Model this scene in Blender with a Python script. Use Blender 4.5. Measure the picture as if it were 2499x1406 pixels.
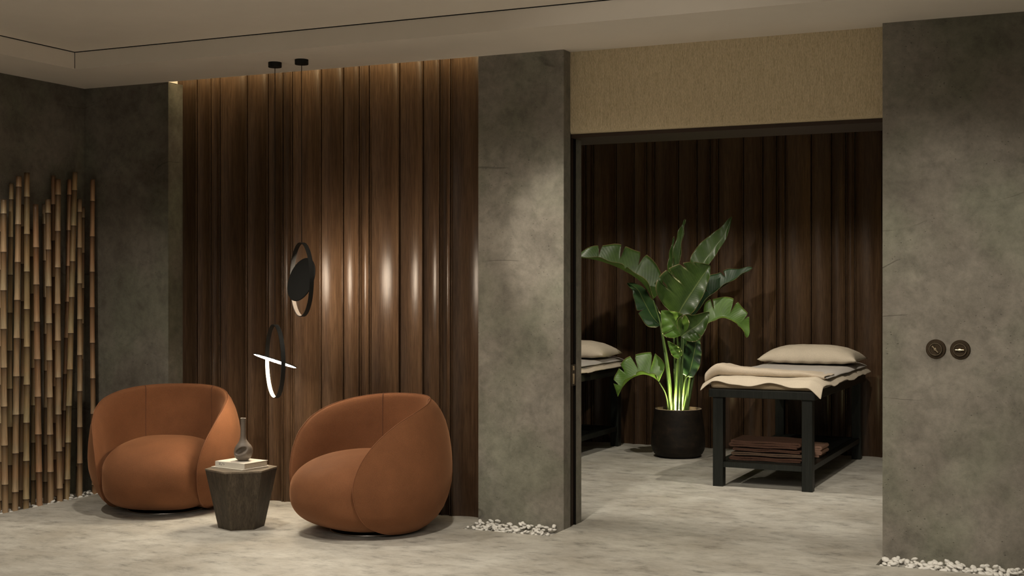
import bpy, bmesh, math, random
from mathutils import Vector, Matrix, noise
PI = math.pi
random.seed(7)
for o in list(bpy.data.objects):
    bpy.data.objects.remove(o)
SC = bpy.context.scene
COL = SC.collection

# ------------------------------------------------------------------ camera
EYE, FOC, HZ, CX, PSI = 1.35, 3181.0, 696.0, 1249.5, math.radians(24.88)
SP, CP = math.sin(PSI), math.cos(PSI)
cam_d = bpy.data.cameras.new('camera')
cam_d.sensor_width = 36.0
cam_d.lens = FOC / 2499.0 * 36.0
cam_d.shift_y = -7.0 / 2499.0
cam_d.clip_start = 0.05
cam = bpy.data.objects.new('camera', cam_d)
COL.objects.link(cam)
cam.location = (0, 0, EYE)
cam.rotation_euler = (PI / 2, 0, PSI)
SC.camera = cam

def at(px, py, t):
    """world point seen at a photo pixel, t metres along the optical axis"""
    r = (px - CX) / FOC * t
    return Vector((-SP * t + CP * r, CP * t + SP * r, EYE - (py - HZ) / FOC * t))

# ------------------------------------------------------------------ world, exposure, lights
w = bpy.data.worlds.new('world')
SC.world = w
w.use_nodes = True
w.node_tree.nodes['Background'].inputs[0].default_value = (1.0, 0.92, 0.79, 1)
w.node_tree.nodes['Background'].inputs[1].default_value = 0.12
SC.view_settings.view_transform = 'Standard'
SC.view_settings.look = 'None'
SC.view_settings.exposure = 0.0
SC.view_settings.gamma = 1.0
SC.view_settings.use_curve_mapping = False
WARM = (1.0, 0.91, 0.77)

def spot(name, loc, target, power, angle, blend=0.6, radius=0.05, col=WARM):
    d = bpy.data.lights.new(name, 'SPOT')
    d.energy = power; d.spot_size = math.radians(angle); d.spot_blend = blend
    d.shadow_soft_size = radius; d.color = col
    o = bpy.data.objects.new(name, d); COL.objects.link(o)
    o.location = loc
    o.rotation_euler = (Vector(target) - Vector(loc)).to_track_quat('-Z', 'Y').to_euler()
    return o

def area(name, loc, target, power, sx, sy, col=WARM, spread=180):
    d = bpy.data.lights.new(name, 'AREA')
    d.spread = math.radians(spread)
    d.shape = 'RECTANGLE'; d.size = sx; d.size_y = sy; d.energy = power; d.color = col
    o = bpy.data.objects.new(name, d); COL.objects.link(o)
    o.location = loc
    o.rotation_euler = (Vector(target) - Vector(loc)).to_track_quat('-Z', 'Y').to_euler()
    return o

# recessed downlights of the lounge, plus an added fill on the right wall
spot('downlight_chairs', (-4.45, 5.45, 2.64), (-4.45, 5.75, 0), 98, 78, 0.7, 0.05)
spot('downlight_corner', (-5.35, 4.7, 2.72), (-5.75, 6.0, 0.2), 76, 80, 0.9, 0.05)
spot('downlight_pillar', (-2.45, 4.6, 2.72), (-2.6, 6.4, 0.1), 165, 92, 1.0, 0.06)
spot('downlight_wall', (-0.70, 5.35, 2.63), (-0.75, 6.3, 0.2), 38, 110, 0.9, 0.04)
spot('switch_wall_fill', (-0.9, 3.9, 2.72), (-0.75, 6.64, 0.5), 165, 58, 0.95, 0.06)  # added fill to brighten the lower right wall, not a known downlight
spot('downlight_front', (-3.3, 3.95, 2.72), (-3.35, 4.4, 0), 105, 82, 0.9, 0.06)
# recessed downlights of the treatment room
spot('downlight_plant', (-3.35, 8.15, 2.6), (-3.35, 9.25, 0), 92, 102, 0.35, 0.035)
spot('downlight_table', (-1.45, 8.05, 2.6), (-1.85, 9.2, 0), 98, 100, 0.35, 0.035)
spot('downlight_doorway', (-2.75, 4.7, 2.72), (-2.55, 9.3, 0.0), 110, 26, 0.6, 0.025)
# led line hidden in the ceiling slot above the panelled alcove
area('cove_led', (-4.42, 6.662, 2.79), (-4.42, 6.78, 2.69), 6.5, 2.2, 0.012, (1.0, 0.80, 0.46))
# added soft fill behind the viewer, bouncing off the floor to lift the ceiling
area('lounge_fill_light', (-1.6, 0.6, 2.7), (-2.2, 2.2, 0.0), 130, 3.6, 2.0, (1.0, 0.92, 0.82), 100)
spot('header_fill_spot', (-1.9, 3.4, 2.62), (-1.95, 6.7, 2.15), 26, 48, 1.0, 0.06)  # added fill aimed at the doorway header, not a lamp of the room

# ------------------------------------------------------------------ materials
def new_mat(name):
    m = bpy.data.materials.new(name); m.use_nodes = True
    nt = m.node_tree
    return m, nt, nt.nodes['Principled BSDF']

def N(nt, kind, **kw):
    n = nt.nodes.new(kind)
    for k, v in kw.items():
        if k.startswith('_'):
            setattr(n, k[1:], v)
        else:
            n.inputs[k].default_value = v
    return n

def coords(nt, scale=(1, 1, 1), rot=(0, 0, 0), kind='Object'):
    tc = N(nt, 'ShaderNodeTexCoord')
    mp = N(nt, 'ShaderNodeMapping')
    mp.inputs['Scale'].default_value = scale
    mp.inputs['Rotation'].default_value = rot
    nt.links.new(tc.outputs[kind], mp.inputs['Vector'])
    return mp.outputs['Vector']

def noise_tex(nt, vec, scale, detail=5, rough=0.6, dist=0.0):
    n = N(nt, 'ShaderNodeTexNoise')
    n.inputs['Scale'].default_value = scale
    n.inputs['Detail'].default_value = detail
    n.inputs['Roughness'].default_value = rough
    n.inputs['Distortion'].default_value = dist
    nt.links.new(vec, n.inputs['Vector'])
    return n.outputs['Fac']

def ramp(nt, fac, stops):
    r = N(nt, 'ShaderNodeValToRGB')
    e = r.color_ramp.elements
    while len(e) < len(stops):
        e.new(0.5)
    for el, (p, c) in zip(e, stops):
        el.position = p
        el.color = (c[0], c[1], c[2], 1) if not isinstance(c, (int, float)) else (c, c, c, 1)
    nt.links.new(fac, r.inputs['Fac'])
    return r.outputs['Color']

def mix(nt, a, b, fac, mode='MIX'):
    m = N(nt, 'ShaderNodeMix', _data_type='RGBA', _blend_type=mode)
    for sock, v in ((m.inputs[0], fac), (m.inputs[6], a), (m.inputs[7], b)):
        if isinstance(v, bpy.types.NodeSocket):
            nt.links.new(v, sock)
        elif isinstance(v, (int, float)):
            sock.default_value = v
        else:
            sock.default_value = (v[0], v[1], v[2], 1)
    return m.outputs[2]

def bump(nt, bsdf, height, strength=0.3, dist=0.01):
    b = N(nt, 'ShaderNodeBump')
    b.inputs['Strength'].default_value = strength
    b.inputs['Distance'].default_value = dist
    nt.links.new(height, b.inputs['Height'])
    nt.links.new(b.outputs['Normal'], bsdf.inputs['Normal'])

def plain(name, col, rough=0.5, metal=0.0, spec=0.5, sheen=0.0, var=0.0, vs=20):
    m, nt, b = new_mat(name)
    b.inputs['Base Color'].default_value = (*col, 1)
    b.inputs['Roughness'].default_value = rough
    b.inputs['Metallic'].default_value = metal
    b.inputs['Specular IOR Level'].default_value = spec
    if sheen:
        b.inputs['Sheen Weight'].default_value = sheen
    if var:
        v = coords(nt)
        f = noise_tex(nt, v, vs, 4)
        c = ramp(nt, f, [(0.3, tuple(x * (1 - var) for x in col)), (0.7, tuple(min(1, x * (1 + var)) for x in col))])
        nt.links.new(c, b.inputs['Base Color'])
    return m

def concrete(name, dark, mid, light, cracks=True):
    m, nt, b = new_mat(name)
    v = coords(nt)
    big = noise_tex(nt, v, 1.7, 9, 0.66, 0.15)
    c1 = ramp(nt, big, [(0.30, dark), (0.5, mid), (0.70, light)])
    sm = noise_tex(nt, v, 6.5, 10, 0.74, 0.25)
    c2 = ramp(nt, sm, [(0.32, 0.72), (0.52, 1.0), (0.75, 1.20)])
    c = mix(nt, c1, c2, 1.0, 'MULTIPLY')
    # warm and green blotches
    bl = noise_tex(nt, v, 2.1, 4, 0.5)
    c = mix(nt, c, mix(nt, c, (0.90, 0.97, 0.90), 1.0, 'MULTIPLY'), ramp(nt, bl, [(0.45, 0.0), (0.62, 1.0)]))
    fine = noise_tex(nt, v, 26, 9, 0.78)
    c = mix(nt, c, ramp(nt, fine, [(0.3, 0.80), (0.5, 1.0), (0.7, 1.14)]), 1.0, 'MULTIPLY')
    # trowel pits
    vo = N(nt, 'ShaderNodeTexVoronoi'); vo.inputs['Scale'].default_value = 38
    nt.links.new(coords(nt, (1, 1, 1.5)), vo.inputs['Vector'])
    ad = N(nt, 'ShaderNodeMath', _operation='MULTIPLY_ADD'); ad.inputs[1].default_value = 0.5
    nt.links.new(noise_tex(nt, v, 30, 3, 0.6), ad.inputs[0]); nt.links.new(vo.outputs['Distance'], ad.inputs[2])
    pm = noise_tex(nt, v, 2.7, 3, 0.5)
    pitm = mix(nt, (0, 0, 0), ramp(nt, ad.outputs[0], [(0.30, 1.0), (0.36, 0.0)]), ramp(nt, pm, [(0.45, 0.0), (0.55, 1.0)]))
    # hairline cracks, mostly level
    cn = noise_tex(nt, coords(nt, (0.45, 0.45, 1.6)), 1.3, 2.2, 0.45, 0.0)
    sb = N(nt, 'ShaderNodeMath', _operation='SUBTRACT'); sb.inputs[1].default_value = 0.5
    ab = N(nt, 'ShaderNodeMath', _operation='ABSOLUTE')
    nt.links.new(cn, sb.inputs[0]); nt.links.new(sb.outputs[0], ab.inputs[0])
    cm = noise_tex(nt, v, 2.2, 3, 0.5)
    crk = mix(nt, (0, 0, 0), ramp(nt, ab.outputs[0], [(0.0, 0.8), (0.0016, 0.0)]), ramp(nt, cm, [(0.58, 0.0), (0.63, 1.0)]))
    mk = mix(nt, pitm, crk, 1.0, 'ADD')
    c = mix(nt, c, mix(nt, c, (0.55, 0.55, 0.55), 1.0, 'MULTIPLY'), mk)
    h = mix(nt, mix(nt, sm, fine, 0.35), (0, 0, 0), mk)
    nt.links.new(c, b.inputs['Base Color'])
    b.inputs['Roughness'].default_value = 0.85
    b.inputs['Specular IOR Level'].default_value = 0.25
    bump(nt, b, h, 0.55, 0.012)
    return m

M = {}
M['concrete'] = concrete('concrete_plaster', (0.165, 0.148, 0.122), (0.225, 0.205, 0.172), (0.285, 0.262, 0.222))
M['concrete_shaded'] = concrete('concrete_plaster_shaded', (0.105, 0.087, 0.070), (0.16, 0.143, 0.118), (0.22, 0.202, 0.168))  # same plaster as the other walls, the dim corner's shade put into its colour

def floor_mat():
    m, nt, b = new_mat('polished_cement')
    v = coords(nt, (1, 1, 1), (0, 0, 0.3))
    a = noise_tex(nt, v, 1.9, 9, 0.66, 0.15)
    c1 = ramp(nt, a, [(0.34, (0.40, 0.37, 0.315)), (0.5, (0.50, 0.475, 0.42)), (0.64, (0.61, 0.59, 0.53))])
    st = noise_tex(nt, coords(nt, (1.5, 2.6, 1), (0, 0, 0.42)), 3.6, 10, 0.76, 0.12)
    c = mix(nt, c1, ramp(nt, st, [(0.32, 0.40), (0.44, 0.84), (0.53, 1.0), (0.75, 1.10)]), 0.95, 'MULTIPLY')
    nt.links.new(c, b.inputs['Base Color'])
    r = ramp(nt, a, [(0.3, 0.62), (0.7, 0.45)])
    nt.links.new(r, b.inputs['Roughness'])
    b.inputs['Specular IOR Level'].default_value = 0.3
    bump(nt, b, st, 0.12, 0.004)
    return m
M['floor'] = floor_mat()
M['ceiling'] = plain('painted_plaster', (0.80, 0.74, 0.66), 0.9, spec=0.15, var=0.03, vs=2)
M['gap'] = plain('shadow_gap_black', (0.006, 0.005, 0.004), 0.9, spec=0.1)

def wood(name, dark, mid, light, rough=0.36, grain=1.0, vert=True, coat=0.0):
    m, nt, b = new_mat(name)
    s = (14, 14, 0.55) if vert else (0.55, 14, 14)
    v = coords(nt, s)
    g1 = noise_tex(nt, v, 2.4 * grain, 8, 0.65, 0.6)
    g2 = noise_tex(nt, coords(nt, tuple(x * 5 for x in s)), 3.2 * grain, 5, 0.6, 0.2)
    c1 = ramp(nt, g1, [(0.30, dark), (0.5, mid), (0.72, light)])
    c = mix(nt, c1, ramp(nt, g2, [(0.35, 0.62), (0.55, 1.0), (0.7, 1.12)]), 1.0, 'MULTIPLY')
    big = noise_tex(nt, coords(nt, (3.0, 3.0, 0.35)), 1.4, 4, 0.5)
    c = mix(nt, c, ramp(nt, big, [(0.3, 0.72), (0.7, 1.22)]), 1.0, 'MULTIPLY')
    nt.links.new(c, b.inputs['Base Color'])
    b.inputs['Roughness'].default_value = rough
    b.inputs['Specular IOR Level'].default_value = 0.26
    b.inputs['Coat Weight'].default_value = coat
    b.inputs['Coat Roughness'].default_value = 0.25
    bump(nt, b, g2, 0.12, 0.003)
    return m
M['wood'] = wood('walnut_panelling', (0.048, 0.0265, 0.0145), (0.068, 0.0390, 0.0215), (0.092, 0.055, 0.031), 0.31)
M['table_wood'] = wood('smoked_oak', (0.036, 0.027, 0.018), (0.058, 0.044, 0.029), (0.090, 0.070, 0.048), 0.55)
M['table_top'] = wood('paler_top_wood', (0.14, 0.11, 0.08), (0.19, 0.155, 0.115), (0.25, 0.205, 0.155), 0.42, vert=False)  # paler tone than the table body
M['dark_trim'] = plain('dark_brown_trim', (0.032, 0.018, 0.010), 0.6, spec=0.2)

def wallpaper():
    m, nt, b = new_mat('woven_wallcovering')
    a = noise_tex(nt, coords(nt, (60, 60, 5)), 4, 6, 0.7)
    f = noise_tex(nt, coords(nt, (220, 220, 30)), 2.5, 3, 0.6)
    c = ramp(nt, a, [(0.30, (0.43, 0.345, 0.215)), (0.5, (0.56, 0.46, 0.30)), (0.72, (0.66, 0.55, 0.38))])
    c = mix(nt, c, ramp(nt, f, [(0.35, 0.7), (0.6, 1.08)]), 0.9, 'MULTIPLY')
    nt.links.new(c, b.inputs['Base Color'])
    b.inputs['Roughness'].default_value = 0.95
    b.inputs['Specular IOR Level'].default_value = 0.1
    bump(nt, b, f, 0.3, 0.003)
    return m
M['wallpaper'] = wallpaper()

def fabric(name, col, scale=900, rough=0.85, sheen=0.35, var=0.10, tint=None):
    m, nt, b = new_mat(name)
    v = coords(nt)
    a = noise_tex(nt, v, 7, 5, 0.6)
    c = ramp(nt, a, [(0.3, tuple(x * (1 - var) for x in col)), (0.7, tuple(x * (1 + var) for x in col))])
    f = noise_tex(nt, v, scale * 0.35, 2, 0.5)
    c = mix(nt, c, ramp(nt, f, [(0.35, 0.86), (0.65, 1.1)]), 0.8, 'MULTIPLY')
    nt.links.new(c, b.inputs['Base Color'])
    b.inputs['Roughness'].default_value = rough
    b.inputs['Specular IOR Level'].default_value = 0.2
    b.inputs['Sheen Weight'].default_value = sheen
    b.inputs['Sheen Roughness'].default_value = 0.4
    b.inputs['Sheen Tint'].default_value = (*(tint or col), 1)
    bump(nt, b, f, 0.15, 0.002)
    return m
M['rust'] = fabric('rust_upholstery', (0.172, 0.069, 0.029), tint=(0.75, 0.38, 0.2))
M['rust_pipe'] = plain('rust_piping', (0.21, 0.078, 0.03), 0.8)
M['rust_seam'] = plain('rust_seam', (0.07, 0.024, 0.010), 0.9)
M['base_dark'] = plain('dark_swivel_base', (0.02, 0.018, 0.016), 0.35, 0.3)
M['chrome'] = plain('brushed_metal_rim', (0.45, 0.42, 0.38), 0.3, 1.0)
M['black_metal'] = plain('black_metal', (0.011, 0.011, 0.010), 0.6, 0.0, spec=0.25)
M['white_inner'] = plain('satin_grey_lining', (0.055, 0.047, 0.04), 0.7, spec=0.2)
def emis(name, col, s):
    m, nt, b = new_mat(name)
    b.inputs['Base Color'].default_value = (*col, 1)
    b.inputs['Emission Color'].default_value = (*col, 1)
    b.inputs['Emission Strength'].default_value = s
    return m
M['led'] = emis('led_diffuser', (1.0, 0.86, 0.66), 1.35)
M['led_disc'] = emis('led_disc_diffuser', (1.0, 0.84, 0.62), 46.0)
M['led_disc2'] = emis('led_wall_diffuser', (1.0, 0.82, 0.62), 52.0)
M['uplight'] = emis('uplight_lens', (1.0, 0.90, 0.50), 30.0)
M['book_white'] = plain('white_book_cover', (0.66, 0.62, 0.54), 0.45)
M['book_pages'] = plain('book_pages', (0.46, 0.40, 0.31), 0.9, var=0.12, vs=150)
M['book_ink'] = plain('grey_spine_print', (0.36, 0.34, 0.31), 0.6)
M['ceramic'] = plain('grey_brown_ceramic', (0.15, 0.122, 0.098), 0.45, var=0.12, vs=30)
M['pebble'] = plain('white_pebble', (0.78, 0.76, 0.71), 0.6, var=0.08, vs=25)
M['gravel'] = plain('pebble_bed', (0.36, 0.345, 0.31), 0.8, var=0.45, vs=55)
M['bed_black'] = wood('black_stained_wood', (0.008, 0.010, 0.008), (0.013, 0.015, 0.012), (0.02, 0.022, 0.018), 0.45)
M['linen'] = fabric('beige_linen', (0.56, 0.49, 0.39), 900, sheen=0.1, var=0.05)
M['mattress'] = fabric('tan_mattress_cover', (0.36, 0.28, 0.185), 900, sheen=0.1, var=0.05)
M['sheet'] = fabric('grey_sheet', (0.46, 0.43, 0.40), 900, sheen=0.1, var=0.03)
M['blanket'] = fabric('sand_blanket', (0.50, 0.425, 0.335), 900, sheen=0.15, var=0.04)
M['towel_brown'] = fabric('brown_towel', (0.088, 0.045, 0.030), 300, sheen=0.4, var=0.15)
M['towel_taupe'] = fabric('taupe_towel', (0.12, 0.078, 0.054), 300, sheen=0.4, var=0.15)
M['towel_rose'] = fabric('rose_tan_towel', (0.30, 0.18, 0.13), 300, sheen=0.3, var=0.1)
M['bronze'] = plain('aged_bronze', (0.055, 0.038, 0.022), 0.38, 0.7, var=0.2, vs=60)
M['bronze_bright'] = plain('polished_bronze', (0.50, 0.42, 0.30), 0.25, 1.0)

def pot_mat():
    m, nt, b = new_mat('dark_glazed_pot')
    f = noise_tex(nt, coords(nt, (6, 6, 9)), 2, 7, 0.7, 0.6)
    c = ramp(nt, f, [(0.3, (0.006, 0.005, 0.004)), (0.6, (0.016, 0.011, 0.007)), (0.78, (0.05, 0.03, 0.018))])
    nt.links.new(c, b.inputs['Base Color'])
    b.inputs['Specular IOR Level'].default_value = 0.2
    b.inputs['Roughness'].default_value = 0.6
    bump(nt, b, f, 0.2, 0.004)
    return m
M['pot'] = pot_mat()
M['pot_rim'] = plain('unglazed_rim', (0.25, 0.19, 0.14), 0.7, var=0.2, vs=30)
M['soil'] = plain('potting_soil', (0.03, 0.022, 0.014), 0.95, var=0.4, vs=80)

def leaf_mat(name, dark, light):
    m, nt, b = new_mat(name)
    tc = N(nt, 'ShaderNodeTexCoord')
    sp = N(nt, 'ShaderNodeSeparateXYZ')
    nt.links.new(tc.outputs['UV'], sp.inputs[0])
    wv = N(nt, 'ShaderNodeMath', _operation='MULTIPLY'); wv.inputs[1].default_value = 190
    ad = N(nt, 'ShaderNodeMath', _operation='ABSOLUTE')
    sb = N(nt, 'ShaderNodeMath', _operation='SUBTRACT'); sb.inputs[1].default_value = 0.5
    nt.links.new(sp.outputs['X'], sb.inputs[0]); nt.links.new(sb.outputs[0], ad.inputs[0])
    mu = N(nt, 'ShaderNodeMath', _operation='MULTIPLY_ADD'); mu.inputs[1].default_value = -0.28
    nt.links.new(ad.outputs[0], mu.inputs[0]); nt.links.new(sp.outputs['Y'], mu.inputs[2])
    nt.links.new(mu.outputs[0], wv.inputs[0])
    sn = N(nt, 'ShaderNodeMath', _operation='SINE'); nt.links.new(wv.outputs[0], sn.inputs[0])
    nz = noise_tex(nt, coords(nt), 9, 4)
    c = ramp(nt, nz, [(0.3, dark), (0.7, light)])
    c = mix(nt, c, ramp(nt, sn.outputs[0], [(0.0, 0.93), (0.9, 1.03), (1.0, 1.15)]), 1.0, 'MULTIPLY')
    mr = ramp(nt, ad.outputs[0], [(0.0, 1.0), (0.018, 0.0)])
    c = mix(nt, c, (0.20, 0.26, 0.09), mr)
    ed = ramp(nt, ad.outputs[0], [(0.482, 0.0), (0.496, 1.0)])
    c = mix(nt, c, (0.22, 0.17, 0.07), ed)
    nt.links.new(c, b.inputs['Base Color'])
    b.inputs['Roughness'].default_value = 0.40
    b.inputs['Coat Weight'].default_value = 0.10
    b.inputs['Coat Roughness'].default_value = 0.2
    tr = N(nt, 'ShaderNodeBsdfTranslucent')
    nt.links.new(mix(nt, c, (1.3, 1.5, 0.5), 1.0, 'MULTIPLY'), tr.inputs['Color'])
    ms = N(nt, 'ShaderNodeMixShader'); ms.inputs[0].default_value = 0.28
    out = nt.nodes['Material Output']
    nt.links.new(b.outputs[0], ms.inputs[1]); nt.links.new(tr.outputs[0], ms.inputs[2])
    nt.links.new(ms.outputs[0], out.inputs['Surface'])
    bump(nt, b, sn.outputs[0], 0.10, 0.001)
    return m
M['leaf'] = leaf_mat('glossy_green_leaf', (0.034, 0.072, 0.015), (0.066, 0.124, 0.025))
M['leaf_light'] = leaf_mat('light_green_uplit_leaf', (0.10, 0.20, 0.035), (0.16, 0.30, 0.055))  # light green leaves, colour brightened to stand in for the uplight glowing through
M['leaf_dark'] = leaf_mat('deep_green_leaf', (0.014, 0.045, 0.016), (0.028, 0.080, 0.026))
M['stem'] = plain('green_leaf_stalk', (0.075, 0.13, 0.038), 0.45, var=0.2, vs=12)

def bamboo_mat(name, tint):
    m, nt, b = new_mat(name)
    tc = N(nt, 'ShaderNodeTexCoord')
    sp = N(nt, 'ShaderNodeSeparateXYZ'); nt.links.new(tc.outputs['UV'], sp.inputs[0])
    # v runs 0..1 up each section of the cane
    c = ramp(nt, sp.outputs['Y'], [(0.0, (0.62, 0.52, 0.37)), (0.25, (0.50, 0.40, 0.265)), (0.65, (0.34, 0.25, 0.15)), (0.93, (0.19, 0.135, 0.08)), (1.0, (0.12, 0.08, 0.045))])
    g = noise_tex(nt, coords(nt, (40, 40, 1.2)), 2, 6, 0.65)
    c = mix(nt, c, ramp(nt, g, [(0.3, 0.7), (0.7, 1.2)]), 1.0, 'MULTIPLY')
    sec = noise_tex(nt, coords(nt, (1, 1, 3.0), kind='Object'), 2.0, 1)
    c = mix(nt, c, ramp(nt, sec, [(0.35, (1.1, 0.84, 0.74)), (0.6, (1, 1, 1))]), 0.6, 'MULTIPLY')
    c = mix(nt, c, tint, 1.0, 'MULTIPLY')
    nt.links.new(c, b.inputs['Base Color'])
    b.inputs['Roughness'].default_value = 0.4
    return m
BAM = [bamboo_mat('bamboo_straw', (0.80, 0.74, 0.66)), bamboo_mat('bamboo_olive', (0.76, 0.74, 0.60)), bamboo_mat('bamboo_reddish', (0.80, 0.64, 0.54))]
M['bamboo_node'] = plain('bamboo_node', (0.09, 0.055, 0.03), 0.7)

# ------------------------------------------------------------------ geometry helpers
def link_mesh(name, bm, mat, parent=None, smooth=False, loc=None):
    me = bpy.data.meshes.new(name)
    bmesh.ops.recalc_face_normals(bm, faces=bm.faces[:]) if not getattr(bm, '_keep', False) else None
    bm.to_mesh(me); bm.free()
    mats = mat if isinstance(mat, (list, tuple)) else [mat]
    for m in mats:
        me.materials.append(m)
    if smooth:
        for p in me.polygons:
            p.use_smooth = True
    o = bpy.data.objects.new(name, me)
    COL.objects.link(o)
    if parent:
        o.parent = parent
    if loc is not None:
        o.location = loc
    return o

def box(bm, x0, x1, y0, y1, z0, z1, bev=0.0, seg=2, mi=0):
    g = bmesh.ops.create_cube(bm, size=1.0)
    vs = g['verts']
    for v in vs:
        v.co = Vector(((x0 + x1) / 2 + v.co.x * (x1 - x0), (y0 + y1) / 2 + v.co.y * (y1 - y0), (z0 + z1) / 2 + v.co.z * (z1 - z0)))
    fs = {f for v in vs for f in v.link_faces}
    for f in fs:
        f.material_index = mi
    if bev:
        es = {e for v in vs for e in v.link_edges}
        bmesh.ops.bevel(bm, geom=list(es), offset=bev, segments=seg, affect='EDGES', profile=0.5)

def bx(name, dims, mat, parent=None, bev=0.0, seg=2, smooth=False):
    bm = bmesh.new(); box(bm, *dims, bev=bev, seg=seg)
    return link_mesh(name, bm, mat, parent, smooth)

def lathe(bm, prof, n=48, cx=0, cy=0, cap=False):
    rings = []
    for r, z in prof:
        if r < 1e-5:
            rings.append([bm.verts.new((cx, cy, z))])
        else:
            rings.append([bm.verts.new((cx + r * math.cos(2 * PI * k / n), cy + r * math.sin(2 * PI * k / n), z)) for k in range(n)])
    for a, b in zip(rings, rings[1:]):
        for k in range(n):
            k2 = (k + 1) % n
            if len(a) == 1 and len(b) == 1:
                continue
            if len(a) == 1:
                bm.faces.new((a[0], b[k], b[k2]))
            elif len(b) == 1:
                bm.faces.new((a[k], b[0], a[k2]))
            else:
                bm.faces.new((a[k], a[k2], b[k2], b[k]))

def catmull(pts, n):
    P = [Vector(p) for p in pts]
    P = [P[0] * 2 - P[1]] + P + [P[-1] * 2 - P[-2]]
    out = []
    segs = len(P) - 3
    for i in range(n):
        u = i / (n - 1) * segs
        k = min(int(u), segs - 1); t = u - k
        a, b, c, d = P[k:k + 4]
        out.append(0.5 * ((2 * b) + (c - a) * t + (2 * a - 5 * b + 4 * c - d) * t * t + (3 * b - a - 3 * c + d) * t ** 3))
    return out

def tube(bm, pts, rad, n=8, closed=False, cap=True):
    P = [Vector(p) for p in pts]
    m = len(P)
    rings = []
    up = Vector((0.123, 0.2, 0.97))
    prev = None
    for i, p in enumerate(P):
        if closed:
            t = P[(i + 1) % m] - P[i - 1]
        else:
            t = P[min(i + 1, m - 1)] - P[max(i - 1, 0)]
        if t.length < 1e-9:
            t = Vector((0, 0, 1))
        t.normalize()
        if prev is None:
            s = t.cross(up)
            if s.length < 0.1:
                s = t.cross(Vector((1, 0, 0)))
        else:
            s = prev - t * prev.dot(t)
        s.normalize(); prev = s
        q = t.cross(s)
        r = rad[i] if isinstance(rad, (list, tuple)) else rad
        rings.append([bm.verts.new(p + (s * math.cos(2 * PI * k / n) + q * math.sin(2 * PI * k / n)) * r) for k in range(n)])
    pairs = list(zip(rings, rings[1:]))
    if closed:
        pairs.append((rings[-1], rings[0]))
    for a, b in pairs:
        for k in range(n):
            bm.faces.new((a[k], a[(k + 1) % n], b[(k + 1) % n], b[k]))
    if cap and not closed:
        bm.faces.new(rings[0][::-1]); bm.faces.new(rings[-1])

def grid_faces(bm, G, closed_u=False):
    nu = len(G)
    for i in range(nu if closed_u else nu - 1):
        a, b = G[i], G[(i + 1) % nu]
        for j in range(len(a) - 1):
            try:
                bm.faces.new((a[j], b[j], b[j + 1], a[j + 1]))
            except ValueError:
                pass

def thing(name, label, cat, loc=(0, 0, 0), rz=0.0, group=None):
    o = bpy.data.objects.new(name, None)
    COL.objects.link(o)
    o.empty_display_size = 0.1
    o.location = loc; o.rotation_euler = (0, 0, rz)
    o['label'] = label; o['category'] = cat
    if group:
        o['group'] = group
    return o

def tag(o, label, cat, group=None):
    o['label'] = label; o['category'] = cat
    if group:
        o['group'] = group
    return o

def struct(o):
    o['kind'] = 'structure'
    return o

def copy_tree(o, parent=None):
    c = o.copy(); COL.objects.link(c)
    if parent:
        c.parent = parent
    for ch in list(o.children):
        copy_tree(ch, c)
    return c

# ================================================================== THE ROOM
YW = 6.64                       # plane of the concrete walls
XL, XA, XP0, XP1, XR = -6.2, -5.503, -3.29, -2.765, -1.053
ZC = 2.65
# ---- floor with the three recessed pebble channels
bm = bmesh.new()
xs = [-8.5, XL, -5.97, XP0, XP1, XR, 0.9, 5.0]
ys = [-4.0, 6.44, YW, 6.9, 12.0]
chan = {(0, 0), (1, 0)}
def is_ch(i, j):
    x = (xs[i] + xs[i + 1]) / 2; y = (ys[j] + ys[j + 1]) / 2
    if XL < x < -5.97 and y < YW: return True
    if XP0 < x < XP1 and 6.44 < y < YW: return True
    if XR < x < 0.9 and 6.44 < y < YW: return True
    return False
DEP = -0.045
for i in range(len(xs) - 1):
    for j in range(len(ys) - 1):
        z = DEP if is_ch(i, j) else 0.0
        q = [bm.verts.new((x, y, z)) for x, y in ((xs[i], ys[j]), (xs[i + 1], ys[j]), (xs[i + 1], ys[j + 1]), (xs[i], ys[j + 1]))]
        bm.faces.new(q)
        if z < 0:   # channel side walls
            for (x0, y0, x1, y1, ni, nj) in ((xs[i], ys[j], xs[i + 1], ys[j], i, j - 1), (xs[i + 1], ys[j], xs[i + 1], ys[j + 1], i + 1, j),
                                             (xs[i + 1], ys[j + 1], xs[i], ys[j + 1], i, j + 1), (xs[i], ys[j + 1], xs[i], ys[j], i - 1, j)):
                if (nj > j and abs(ys[j + 1] - YW) < 1e-6) or (ni < i and abs(xs[i] - XL) < 1e-6):
                    continue      # the wall itself closes this side
                inside = 0 <= ni < len(xs) - 1 and 0 <= nj < len(ys) - 1
                if inside and is_ch(ni, nj):
                    continue
                bm.faces.new([bm.verts.new(c) for c in ((x0, y0, DEP), (x1, y1, DEP), (x1, y1, 0), (x0, y0, 0))])
bmesh.ops.remove_doubles(bm, verts=bm.verts[:], dist=1e-4)
fl = struct(link_mesh('floor', bm, M['floor']))

# ---- concrete walls
def wall(name, boxes, mat):
    bm = bmesh.new()
    for b in boxes:
        box(bm, *b)
    return struct(link_mesh(name, bm, mat))
wall('wall_left', [(XL - 0.2, XL, -4, 7.0, -0.06, ZC + 0.02)], M['concrete_shaded'])
wall('wall_back', [(XL, XA, YW, 7.0, -0.06, ZC)], M['concrete_shaded'])
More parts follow.
